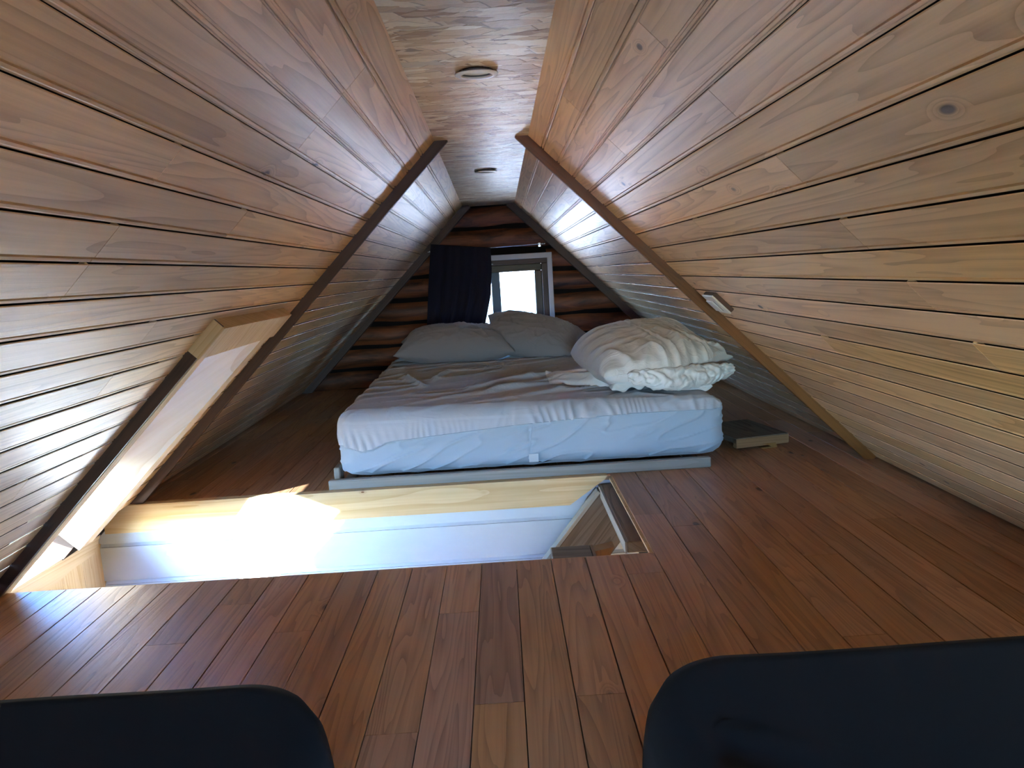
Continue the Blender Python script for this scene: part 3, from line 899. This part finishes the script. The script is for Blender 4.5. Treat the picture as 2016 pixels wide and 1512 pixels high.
def mattress():
    root = empty('mattress', (.08, 3.5, MZ0))
    tag(root, 'thick double mattress in a white fitted sheet in front of the log gable', 'mattress')
    nx, ny, nzv = 340, 200, 48
    cx, cy, cz = (MX0 + MX1) / 2, (MY0 + MY1) / 2, (MZ0 + MZ1) / 2
    hx, hy, hz = (MX1 - MX0) / 2, (MY1 - MY0) / 2, (MZ1 - MZ0) / 2
    R = .062
    def rounded(p):
        q = Vector((max(-hx + R, min(hx - R, p.x)), max(-hy + R, min(hy - R, p.y)), max(-hz + R, min(hz - R, p.z))))
        d = p - q
        n = d.normalized() if d.length > 1e-9 else Vector((0, 0, 1))
        return q + n * R, n
    bm = bmesh.new()
    def sheet(o, a, b, na, nb):
        g = [[bm.verts.new(Vector(o) + Vector(a) * (i / na) + Vector(b) * (j / nb)) for j in range(nb + 1)] for i in range(na + 1)]
        for i in range(na):
            for j in range(nb): bm.faces.new((g[i][j], g[i + 1][j], g[i + 1][j + 1], g[i][j + 1]))
    sheet((-hx, -hy, hz), (2 * hx, 0, 0), (0, 2 * hy, 0), nx, ny)
    sheet((-hx, -hy, -hz), (2 * hx, 0, 0), (0, 0, 2 * hz), nx, nzv)
    sheet((-hx, hy, -hz), (2 * hx, 0, 0), (0, 0, 2 * hz), nx, nzv)
    sheet((-hx, -hy, -hz), (0, 2 * hy, 0), (0, 0, 2 * hz), ny, nzv)
    sheet((hx, -hy, -hz), (0, 2 * hy, 0), (0, 0, 2 * hz), ny, nzv)
    sheet((-hx, -hy, -hz), (2 * hx, 0, 0), (0, 2 * hy, 0), 40, 40)
    bmesh.ops.remove_doubles(bm, verts=bm.verts, dist=1e-5)
    for v in bm.verts:
        p, n = rounded(v.co.copy())
        W = p + Vector((cx, cy, cz))
        sx = (p.x + hx) / (2 * hx)
        # overall slump: left front corner higher and pulled in, right side lower
        W.z += (.018 * (1 - sx) - .010 * sx) * max(0, (W.z - MZ0)) / (MZ1 - MZ0)
        W.x -= .035 * max(0, (W.y - 2.9) / 1.6) * (1 - sx)
        d = 0.0
        if n.z > .35:
            # pulled creases running in from the front edge, and soft lumps
            a = nz(W.x * 2.2 + W.y * .9, W.y * 3.2 - W.x * 1.1, 1.7)
            r1 = max(0, 1 - abs(nz(W.x * 1.6 + W.y * 1.1, W.y * 4.6 - W.x * 2.6, 4.0)) * 6)
            r2 = max(0, 1 - abs(nz(W.x * 3.5 + W.y * 2.0, W.y * 7.5 - W.x * 5.0, 9.0)) * 5)
            r3 = max(0, 1 - abs(nz(W.x * 9.0, W.y * 3.0, 15.0)) * 5) * max(0, 1 - abs(W.x + .1) / .35) * max(0, 1 - abs(W.y - 3.8) / .5)
            d = .008 * a + .010 * r1 ** 4 + .004 * r2 ** 4 + .008 * r3 ** 2
            # long fold from the duvet towards the left corner
            for (ax, ay, bx, by, wd, hh) in ((.30, 3.50, -.18, 3.10, .020, .010), (.33, 3.36, -.1, 2.98, .014, .006), (-.50, 3.55, -.36, 3.22, .022, .012), (-.28, 3.75, -.33, 3.35, .02, .008), (.25, 3.2, -.25, 2.92, .016, .006), (.30, 3.05, .0, 2.80, .014, .006)):
                A = Vector((ax, ay, 0)); B = Vector((bx, by, 0)); P = Vector((W.x, W.y, 0)); AB = B - A
                t = (P - A).dot(AB) / AB.length_squared
                if -.1 < t < 1.1:
                    dist = (P - A - AB * t).length
                    d += 2.6 * hh * math.exp(-(dist / (wd * .62)) ** 2) * max(0, math.sin(math.pi * max(0, min(1, t * .9 + .05))))
            edge = min(1, max(0, (W.y - MY0) / .12))
            d *= .35 + .65 * edge
        side = max(0, 1 - max(n.z, 0) * 1.2) if n.y < -.2 else 0
        zs = seam_z(W.x)
        if n.y < -.15 and W.z > zs - .002:
            # gathered hem of the fitted sheet
            k = min(1, max(0, (W.z - zs) / .035)); kk = math.exp(-((W.z - zs) / .045) ** 2)
            amt = (1.0 if (W.x > .02 or W.x < -.40) else .35) * (.35 + 1.1 * max(0, nz(W.x * 9, 5.5, 2.0) + .45))
            fq = W.x * 190 + 26 * nz(W.x * 4.5, 1.3, 6.0) + 7 * nz(W.x * 9, W.z * 8, 2) + (W.z - zs) * 60 * nz(W.x * 3, 0, 5)
            d += (.0085 * (math.sin(fq) * .5 + .5) ** 1.6 + .003 * nz(W.x * 45, W.z * 25, 3)) * kk * amt + .0045
            if W.x < -.40:
                aa = (W.x + .55) / .09
                d += .006 * math.exp(-((W.z - zs - .02) / .04) ** 2) * (math.sin(W.x * 210 + (W.z - zs) * 60) * .5 + .5) * math.exp(-aa * aa)
        elif n.y < -.15:
            r = max(0, 1 - abs(nz(W.x * 2.5 + W.z * 6, W.z * 20 - W.x * 7, 6)) * 4.5)
            d += .0065 * r ** 3 + .004 * nz(W.x * 1.5, W.z * 5, 8)
            d -= .003 * math.exp(-((W.x - .075) / .006) ** 2)
            d += .010 * math.exp(-((W.z - .06) / .05) ** 2) * .4
        elif abs(n.x) > .3:
            d += .006 * nz(W.y * 2, W.z * 6, 3)
        v.co = W + n * d
    bm.normal_update()
    top_f = []; side_f = []
    for f in bm.faces:
        c = f.calc_center_median(); s = seam_z(c.x)
        if c.y > MY0 + .09 and (c.x > MX0 + .08 and c.x < MX1 - .08): up = c.z > (MZ0 + MZ1) / 2
        elif c.y <= MY0 + .09: up = c.z > s
        else: up = c.z > (.175 if c.x < 0 else .20)
        (top_f if up else side_f).append(f)
    part = {}
    for nm, fs, mat in (('fitted_sheet', top_f, M['sheet']), ('side_panel', side_f, M['sheet_side'])):
        ids = {}; V = []; F = []
        for f in fs:
            idx = []
            for v in f.verts:
                if v not in ids: ids[v] = len(V); V.append(tuple(v.co))
                idx.append(ids[v])
            F.append(idx)
        mb = MB(); mb.add(V, F); part[nm] = mb.build(nm, mat, root, smooth=True)
    bm.free()
    def front_y(x): return MY0 - .003
    mb = MB()
    pts = [(x, front_y(x) - .004, seam_z(x)) for x in np.linspace(-.585, .765, 90)]
    mb.tube(pts, .0022, 6); auto_smooth(mb.build('hem_seam', M['sheet_side'], part['fitted_sheet']))
    mb = MB()
    mb.tube([(.088, MY0 - .001, .190), (.083, MY0 - .004, .165), (.074, MY0 - .005, .10), (.068, MY0 - .004, .062)], .0014, 6); auto_smooth(mb.build('vertical_seam', M['sheet_side'], part['side_panel']))
    mb = MB(); mb.box(.069, .104, MY0 - .0105, MY0 - .0095, .052, .082); mb.build('care_label', M['label'], part['side_panel'])
mattress()

# ----------------------------------------------------------------- soft shapes
def soft(name, shape, mat, nu, nv, parent=None, back=True):
    """closed soft body: shape(u,v,s) with s=+1 top skin, -1 bottom skin, both meeting at the rim"""
    mb = MB(); V = []; F = []
    def idx(i, j, s):
        return s * (nu + 1) * (nv + 1) + i * (nv + 1) + j
    for s in (0, 1):
        for i in range(nu + 1):
            for j in range(nv + 1):
                V.append(shape(i / nu, j / nv, 1 if s == 0 else -1))
    for s in (0, 1):
        for i in range(nu):
            for j in range(nv):
                F.append((idx(i, j, s), idx(i + 1, j, s), idx(i + 1, j + 1, s), idx(i, j + 1, s)))
    mb.add(V, F)
    me = mb.build(name, mat, parent, smooth=True, fix=False)
    bm = bmesh.new(); bm.from_mesh(me.data)
    bmesh.ops.remove_doubles(bm, verts=bm.verts, dist=2e-4)
    bmesh.ops.recalc_face_normals(bm, faces=bm.faces)
    bm.to_mesh(me.data); bm.free()
    for p in me.data.polygons: p.use_smooth = True
    return me

from mathutils.bvhtree import BVHTree
RESTS = []
def rests_on(*objs):
    for o in objs:
        RESTS.append(BVHTree.FromPolygons([v.co.copy() for v in o.data.vertices], [tuple(p.vertices) for p in o.data.polygons]))
def settle(P, gap=.003):
    for t in RESTS:
        h = t.ray_cast(Vector((P.x, P.y, 2)), Vector((0, 0, -1)))[0]
        if h is not None: P.z = max(P.z, h.z + gap)
    return P
rests_on(*[o for o in bpy.data.objects if o.name.split('.')[0] in ('fitted_sheet', 'side_panel')])

def sheet_top(x):
    sx = (x - MX0) / (MX1 - MX0)
    return MZ1 + .018 * (1 - sx) - .010 * sx + .014

def pillow(label, C, X, Y, w, d, th, seed, sag=0.0, lean=0.0):
    X = Vector(X).normalized(); Y = Vector(Y); Y = (Y - X * Y.dot(X)).normalized(); Z = X.cross(Y)
    def shape(u, v, s):
        a, b = u * 2 - 1, v * 2 - 1
        rim = (1 - abs(a) ** 2.6) * (1 - abs(b) ** 2.6)
        t = th * .5 * max(0, rim) ** .52
        pin = 1 - .15 * (1 - b * b) * abs(a) ** 2 ; pinb = 1 - .15 * (1 - a * a) * abs(b) ** 2
        x = a * w * .5 * pin; y = b * d * .5 * pinb
        r = 1 - abs(a) ** 2; q = max(abs(a), abs(b))
        cr = max(0, 1 - abs(nz(a * 1.4 + seed, b * 2.6, seed * 1.3)) * 5)
        cr2 = max(0, 1 - abs(nz(a * 4.0 + b * 2 + seed, b * 4.0 - a * 3, seed * 2.3)) * 4.5)
        rad = .5 + .5 * math.sin(math.atan2(b, a) * 26 + seed + 3 * nz(a * 2, b * 2, seed))
        t2 = t + (.008 * cr ** 2 + .006 * cr2 ** 2) * min(1, rim * 2) + .006 * rad * math.exp(-((q - .86) / .12) ** 2) * min(1, rim * 6)
        z = s * t2 * (1.15 if s > 0 else .75)
        z += sag * (a * a) + lean * a
        P = Vector(C) + X * x + Y * y + Z * z
        return settle(P, .003 if s < 0 else .006)
    o = soft('pillow', shape, M['pillow'], 90, 80)
    tag(o, label, 'pillow', 'pillows at the head of the bed')
    rests_on(o)
    return o
pillow('white pillow lying flat at the left of the bed head', (-.27, 4.24, .345), (1, .03, -.03), (-.03, 1, .08), .66, .44, .215, 3.1)
pillow('white pillow propped half over the other one beneath the window', (.17, 4.36, .355), (1, -.12, -.24), (.10, .9, .26), .62, .50, .20, 8.4)

def duvet():
    root = empty('duvet', (.62, 3.2, .26))
    tag(root, 'bulky white duvet folded up on the right side of the mattress', 'duvet')
    fl = [(.425, 2.80), (.62, 2.80), (.80, 2.93), (.955, 3.10)]       # front edge
    bl = [(.37, 3.55), (.55, 3.62), (.69, 3.50), (.775, 3.34)]        # back edge
    def lerp(P, u):
        k = u * (len(P) - 1); i = min(int(k), len(P) - 2); f = k - i
        f = f * f * (3 - 2 * f) * .5 + f * .5
        return Vector((P[i][0] + (P[i + 1][0] - P[i][0]) * f, P[i][1] + (P[i + 1][1] - P[i][1]) * f))
    def top(u, v):
        # height of the folded stack: high round fold on the left, thin open corner on the right front
        hb = [(0, .205), (.15, .235), (.45, .262), (.75, .275), (1, .262)]
        hf = [(0, .165), (.2, .180), (.5, .160), (.8, .105), (1, .030)]
        def li(T, x):
            for (a, p), (b, q) in zip(T[:-1], T[1:]):
                if x <= b: return p + (q - p) * (x - a) / (b - a)
            return T[-1][1]
        vv = v ** (1 + .5 * u)
        return li(hf, u) * (1 - vv) + li(hb, u) * vv
    def shape(u, v, s):
        p = lerp(fl, u) * (1 - v) + lerp(bl, u) * v
        a, b = u * 2 - 1, v * 2 - 1
        ru = 1 - abs(a) ** (5 if a < 0 else 9); rv = 1 - abs(b) ** 5
        rim = max(0, ru * rv) ** .5
        base = .262 + .055 * u * (1 - v)
        H = top(u, v)
        mid = base + H * (.42 + .40 * max(0, (u - .55) / .45) ** 1.5)
        if s > 0: z = mid + (base + H - mid) * rim
        else: z = mid - (mid - base) * min(1, rim * 1.1)
        # outward bulge of the left fold
        px = p.x - .055 * math.sqrt(max(0, 1 - ((z - mid) / max(H * .6, .02)) ** 2)) * max(0, 1 - u * 3)
        py = p.y
        # crumpled folds radiating from the front edge
        fr = max(0, 1 - v * 1.7)
        fold = nz(u * 8, v * 3, 3) * 1.2 + nz(u * 19, v * 4, 7) * .9 + .4 * math.sin(u * 23 + 6 * nz(u * 4, v * 2.5, 3))
        rg = max(0, 1 - abs(nz(u * 7 + v * 1.5, v * 2.2 - u, 11)) * 3.6)
        amp = (.016 * fold + .020 * (rg ** 1.6 - .3)) * fr * (1 if u > .12 else u / .12)
        lft = max(0, 1 - u * 3.2)
        amp += .006 * math.sin(v * 30 + 5 * nz(u * 4, v * 3, 5) + (z - base) * 20) * lft
        amp += .010 * nz(u * 3, v * 3, 21) + .004 * max(0, 1 - abs(nz(u * 9, v * 9, 31)) * 4)
        if s > 0:
            z += amp * min(1, rim * 1.6); py -= amp * .5 * fr
        else: z = max(z, base - .008)
        px += .010 * nz(u * 8, v * 8, 40) * (1 - rim)
        py += .014 * nz(u * 14, v * 4, 44) * (1 - rim) * fr
        return settle(Vector((px, py, z)), .003 if s < 0 else .006)
    soft('cover', shape, M['duvet'], 170, 130, root)
    # rolled hem hanging along the open front
    def hem(u, v, s):
        x0, y0 = .46 + .44 * u, 2.79 + .20 * max(0, u - .35) + .0
        c = Vector((x0, y0, .330 - .015 * math.sin(u * 3.0) - .01 * u))
        ang = (v * 2 - 1) * math.pi * .5
        r = .030 * (math.sin(math.pi * min(1, max(0, u * .98 + .01))) ** .35)
        zz = math.sin(ang) * r * 1.5; yy = -math.cos(ang) * r * 1.0 * s
        w = .005 * math.sin(u * 47 + 9 * nz(u * 5, v * 3, 2)) + .016 * nz(u * 11, v * 4, 9) + .010 * nz(u * 26, v * 7, 19)
        return settle(c) + Vector((.006 * nz(u * 20, v * 4, 3), yy * (1 if s > 0 else .5) - (w if s > 0 else 0) * math.cos(ang), zz + w * .4))
    soft('hem', hem, M['duvet'], 150, 26, root)
    # lower layers peeking out beneath
    def layer(u, v, s):
        x0 = .40 + .40 * u
        c = Vector((x0, 2.815 + .08 * v + .05 * u, .283 + .02 * math.sin(u * 5)))
        a, b = u * 2 - 1, v * 2 - 1
        rim = max(0, (1 - a ** 6) * (1 - b ** 4)) ** .5
        w = .008 * nz(u * 12, v * 6, 5) + .005 * math.sin(u * 40)
        return settle(c + Vector((0, -.02 * math.cos(b * 1.5) , s * .022 * rim + w * rim)), .003 if s < 0 else .006)
    soft('lower_fold', layer, M['duvet'], 110, 24, root)
    # loose tail of cover lying on the sheet to the left
    def tail(u, v, s):
        a, b = u * 2 - 1, v * 2 - 1
        x = .185 + .27 * u; y = 3.30 + .30 * (v - .5) * (1 - .35 * u) - .22 * u
        rim = max(0, (1 - abs(a) ** 4) * (1 - b ** 4)) ** .5
        w = .010 * nz(u * 5, v * 6, 13) + .006 * math.sin(v * 16 + u * 6)
        z = .262 + (.030 + .035 * u + w) * rim * (1 if s > 0 else 0) - .004
        return settle(Vector((x, y, z)), .002 if s < 0 else .004)
    soft('tail', tail, M['duvet'], 60, 50, root)
    # little tie tab hanging from the hem
    mb = MB()
    mb.prism([(.735, 2.862, .300), (.748, 2.852, .272), (.738, 2.846, .264), (.758, 2.842, .258), (.772, 2.850, .262), (.768, 2.866, .302)], (0, .004, 0))
    mb.build('tie_tab', M['duvet'], root)
duvet()

# ----------------------------------------------------------------- board with a notched foot lying right of the bed
def loose_board():
    root = empty('wooden_board', (.98, 3.0, 0))
    tag(root, 'loose square wooden panel with a hooked foot on the floor right of the bed', 'board')
    A = Vector((.885, 2.855, 0)); ux = Vector((.223, .048, 0)); L = ux.length; ux.normalize(); uy = Vector((-ux.y, ux.x, 0))
    Z = Vector((0, 0, 1))
    mb = MB(); mb.frame(A + Z * .029, ux, uy, Z, L, .31, .022, grain='B', bev=.002)
    mb.build('panel', M['aged'], root)
    mb = MB(); mb.frame(A + Z * .012 - uy * .004, ux, uy, Z, L, .028, .036, grain='A', bev=.002)
    mb.build('batten', M['lowfloor'], root)
    mb = MB(); mb.frame(A + Z * .0 + uy * .27, ux, uy, Z, L, .03, .029, grain='A', bev=.002)
    mb.build('batten', M['aged'], root)
    mb = MB()
    B = A - uy * .006
    P = [(.105, .018), (.125, .016), (.150, .004), (.118, .004), (.100, .002), (.112, -.0), (.172, -.0), (.165, .018)]
    P = [(.100, .0055), (.112, .0), (.176, .0), (.168, .020), (.108, .020), (.128, .016), (.150, .0055)]
    mb.prism([B + ux * a + Z * b for a, b in P], uy * .018, gdir=(0, 0, 1))
    mb.build('foot', M['lowfloor'], root)
loose_board()

# ----------------------------------------------------------------- white switch on the right slope
def switch():
    o0 = WP(1, .792, 2.40, 0)
    root = empty('wall_switch', o0)
    tag(root, 'small white switch box screwed to the right sloping boards', 'light switch')
    t0, t1, y0, y1 = .783, .868, 2.385, 2.500
    def slabm(nm, ta, tb, ya, yb, d0, d1, mat, bev=.002, par=None):
        mb = MB(); O = WP(1, ta, ya, d0)
        mb.frame(O, TR, Vector((0, 1, 0)), NR, tb - ta, yb - ya, d1 - d0, bev=bev)
        return mb.build(nm, mat, par or root)
    slabm('back_box', t0 + .001, t1 - .001, y0 + .001, y1 - .001, 0, .014, simple('brown_side', (.10, .05, .035), .6))
    cp = slabm('cover_plate', t0, t1, y0, y1, .014, .020, M['white_plastic'])
    slabm('rocker', t0 + .022, t1 - .012, y0 + .045, y1 - .004, .020, .025, M['white_plastic'], par=cp)
    slabm('slot', t0 + .026, t1 - .014, y0 + .038, y0 + .0435, .0195, .0206, simple('slot_grey', (.18, .18, .19), .5), 0, cp)
switch()

# ----------------------------------------------------------------- navy covered single mattresses in front
def navy(x0, x1, y0, y1, h, label, inner):
    root = empty('single_mattress', ((x0 + x1) / 2, (y0 + y1) / 2, 0))
    tag(root, label, 'mattress', 'navy covered single mattresses on the floor')
    bm = bmesh.new()
    hx, hy, hz = (x1 - x0) / 2, (y1 - y0) / 2, h / 2
    n = 56
    def sheet(o, a, b, na, nb):
        g = [[bm.verts.new(Vector(o) + Vector(a) * (i / na) + Vector(b) * (j / nb)) for j in range(nb + 1)] for i in range(na + 1)]
        for i in range(na):
            for j in range(nb): bm.faces.new((g[i][j], g[i + 1][j], g[i + 1][j + 1], g[i][j + 1]))
    for s in (-1, 1):
        sheet((-hx, -hy, s * hz), (2 * hx, 0, 0), (0, 2 * hy, 0), n, 2 * n)
        sheet((-hx, s * hy, -hz), (2 * hx, 0, 0), (0, 0, 2 * hz), n, 16)
        sheet((s * hx, -hy, -hz), (0, 2 * hy, 0), (0, 0, 2 * hz), 2 * n, 16)
    bmesh.ops.remove_doubles(bm, verts=bm.verts, dist=1e-5)
    R, Q = .135, .035         # plan corner radius, edge radius
    for v in bm.verts:
        p = v.co
        q = Vector((max(-hx + R, min(hx - R, p.x)), max(-hy + R, min(hy - R, p.y)), 0))
        d = Vector((p.x - q.x, p.y - q.y, 0))
        if d.length > 1e-9:
            m = max(abs(d.x), abs(d.y)) if (abs(d.x) > 1e-9 and abs(d.y) > 1e-9) else d.length
            rr = m / R
            d = d.normalized() * R * rr
        P = Vector((q.x + d.x, q.y + d.y, p.z))
        # distance inside the outline -> round the top edge
        rad = d.length
        inside = R - rad
        top = abs(p.z) / hz
        if inside < Q and abs(abs(p.z) - hz) < 1e-6:
            f = 1 - inside / Q
            P.z = math.copysign(hz - Q * (1 - math.sqrt(max(0, 1 - f * f))), p.z)
        elif inside < 1e-6:
            P.z = p.z * (hz - Q) / hz
            P += d.normalized() * .008 * math.cos(p.z / hz * 1.5)
        W = P + Vector(((x0 + x1) / 2, (y0 + y1) / 2, hz))
        W.z += .004 * nz(W.x * 4, W.y * 4, x0) * (1 if p.z > 0 else 0)
        if inner == 'L' and p.z > 0:
            for (ax, ay, bx, by) in ((.185, .71, .40, .62), (.185, .70, .44, .56), (.21, .78, .36, .72)):
                A = Vector((ax, ay)); B = Vector((bx, by)); P2 = Vector((W.x, W.y)); AB = B - A; t = (P2 - A).dot(AB) / AB.length_squared
                if 0 < t < 1: W.z += .006 * math.exp(-((P2 - A - AB * t).length / .012) ** 2) * (1 - t) * min(1, t * 12)
        v.co = W
    me = bpy.data.meshes.new('cover'); 
    bmesh.ops.recalc_face_normals(bm, faces=bm.faces)
    bm.to_mesh(me); bm.free()
    for p in me.polygons: p.use_smooth = True
    me.materials.append(M['navy'])
    o = bpy.data.objects.new('cover', me); COL.objects.link(o); o.parent = root
    o.matrix_parent_inverse = Matrix.Translation(-Vector(root.location))
    if inner == 'L':
        # pinched corner seam on the near right mattress
        mb = MB()
        mb.tube([(.172, .80, .205), (.158, .775, .19), (.148, .74, .15), (.147, .72, .05)], .0016, 6)
        mb.tube([(.180, .835, .212), (.172, .80, .207)], .0014, 6)
        auto_smooth(mb.build('corner_seam', M['navy_thread'], root))
navy(-1.115, -.248, -.95, .972, .222, 'navy covered single mattress end beside the skylight side of the floor', 'R')
navy(.147, 1.014, -.95, .968, .222, 'navy covered single mattress end with a pinched corner seam near the right slope', 'L')

# ----------------------------------------------------------------- outside
def outside():
    mb = MB()
    n = 40
    V = []; F = []
    for i in range(n + 1):
        for j in range(n + 1):
            x = -60 + 120 * i / n; y = -40 + 130 * j / n
            z = -2.6
            if y > 8: z += min((y - 8) * .155, 4.3) + .03 * max(0, y - 36)
            V.append((x, y, z + .12 * nz(x * .3, y * .3, 0)))
    for i in range(n):
        for j in range(n):
            p = i * (n + 1) + j; F.append((p, p + n + 1, p + n + 2, p + 1))
    mb.add(V, F)
    o = mb.build('ground', M['grass'], smooth=True)
    tag(o, 'sunlit grass bank seen through the gable window', 'ground', kind='structure')
outside()

# ----------------------------------------------------------------- light
def sun(direction, strength, size=.53):
    L = bpy.data.lights.new('sun', 'SUN'); L.energy = strength; L.angle = math.radians(size); L.color = (1.0, .93, .82)
    o = bpy.data.objects.new('sun', L); COL.objects.link(o)
    d = Vector(direction).normalized()
    o.rotation_euler = d.to_track_quat('-Z', 'Y').to_euler()
    o.location = -d * 20
SUN_DIR = (1.0, 1.20, -.45)
sun(SUN_DIR, 62.0)

def portal(name, c, xdir, ndir, sx, sy):
    L = bpy.data.lights.new(name, 'AREA'); L.shape = 'RECTANGLE'; L.size = sx; L.size_y = sy
    L.cycles.is_portal = True
    o = bpy.data.objects.new(name, L); COL.objects.link(o)
    X = Vector(xdir).normalized(); Z = -Vector(ndir).normalized(); Y = Z.cross(X).normalized(); X = Y.cross(Z)
    o.matrix_world = Matrix(((X.x, Y.x, Z.x, c[0]), (X.y, Y.y, Z.y, c[1]), (X.z, Y.z, Z.z, c[2]), (0, 0, 0, 1)))
portal('skylight_portal', WP(-1, LL - .11, 2.11, -.15), (0, 1, 0), NL, .62, .56)
portal('window_portal', (-.05, YG + .13, .58), (1, 0, 0), (0, -1, 0), .80, .54)
portal('added_lower_window_portal', (LX0 - .17, .0, -1.375), (0, 1, 0), (1, 0, 0), 1.0, .75)

portal('added_rear_window_portal', ((FILL_RWIN[0] + FILL_RWIN[1]) / 2, Y0 - .11, (FILL_RWIN[2] + FILL_RWIN[3]) / 2), (1, 0, 0), (0, 1, 0), FILL_RWIN[1] - FILL_RWIN[0], FILL_RWIN[3] - FILL_RWIN[2])
W = bpy.data.worlds.new('sky'); S.world = W; W.use_nodes = True
nt = W.node_tree; nt.nodes.clear()
wo = nt.nodes.new('ShaderNodeOutputWorld'); bg = nt.nodes.new('ShaderNodeBackground'); sk = nt.nodes.new('ShaderNodeTexSky')
sk.sky_type = 'NISHITA'; sk.sun_disc = False; sk.sun_elevation = math.radians(32); sk.sun_rotation = math.radians(225)
sk.air_density = 1.0; sk.dust_density = 1.5; sk.ozone_density = 1.0
tint = nt.nodes.new('ShaderNodeMix'); tint.data_type = 'RGBA'; tint.blend_type = 'MULTIPLY'; tint.inputs[0].default_value = 1.0
nt.links.new(sk.outputs[0], tint.inputs[6]); tint.inputs[7].default_value = (.52, .82, 1.30, 1)
nt.links.new(tint.outputs[2], bg.inputs[0]); nt.links.new(bg.outputs[0], wo.inputs[0])
bg.inputs['Strength'].default_value = 2.5

# ----------------------------------------------------------------- camera (solved from the photograph's vanishing points)
F_PX = 1480.0
cam = bpy.data.cameras.new('camera'); co = bpy.data.objects.new('camera', cam); COL.objects.link(co)
cam.sensor_fit = 'HORIZONTAL'; cam.sensor_width = 36; cam.lens = F_PX / 2016 * 36; cam.clip_start = .02; cam.clip_end = 500
Yc = Vector((982 - 1008, 535 - 756, F_PX)).normalized()
p2 = Vector((982 - 1008 + 1000, 535 - 756 - 60, F_PX))
Zc = Yc.cross(p2).normalized()
if Zc.y > 0: Zc = -Zc
Xc = Yc.cross(Zc)
# rows: world axes in camera coords (x right, y down, z forward)
right = Vector((Xc.x, Yc.x, Zc.x)); up = -Vector((Xc.y, Yc.y, Zc.y)); back = -Vector((Xc.z, Yc.z, Zc.z))
co.matrix_world = Matrix(((right.x, up.x, back.x, 0), (right.y, up.y, back.y, 0), (right.z, up.z, back.z, .75), (0, 0, 0, 1)))
S.camera = co

S.view_settings.view_transform = 'Standard'; S.view_settings.look = 'None'
S.view_settings.gamma = 1.0; S.view_settings.use_curve_mapping = False
S.view_settings.exposure = 3.2
S.cycles.use_denoising = True
S.cycles.max_bounces = 14; S.cycles.diffuse_bounces = 10; S.cycles.glossy_bounces = 6; S.cycles.transparent_max_bounces = 12
S.cycles.sample_clamp_indirect = 12.0
S.cycles.caustics_reflective = False; S.cycles.caustics_refractive = False
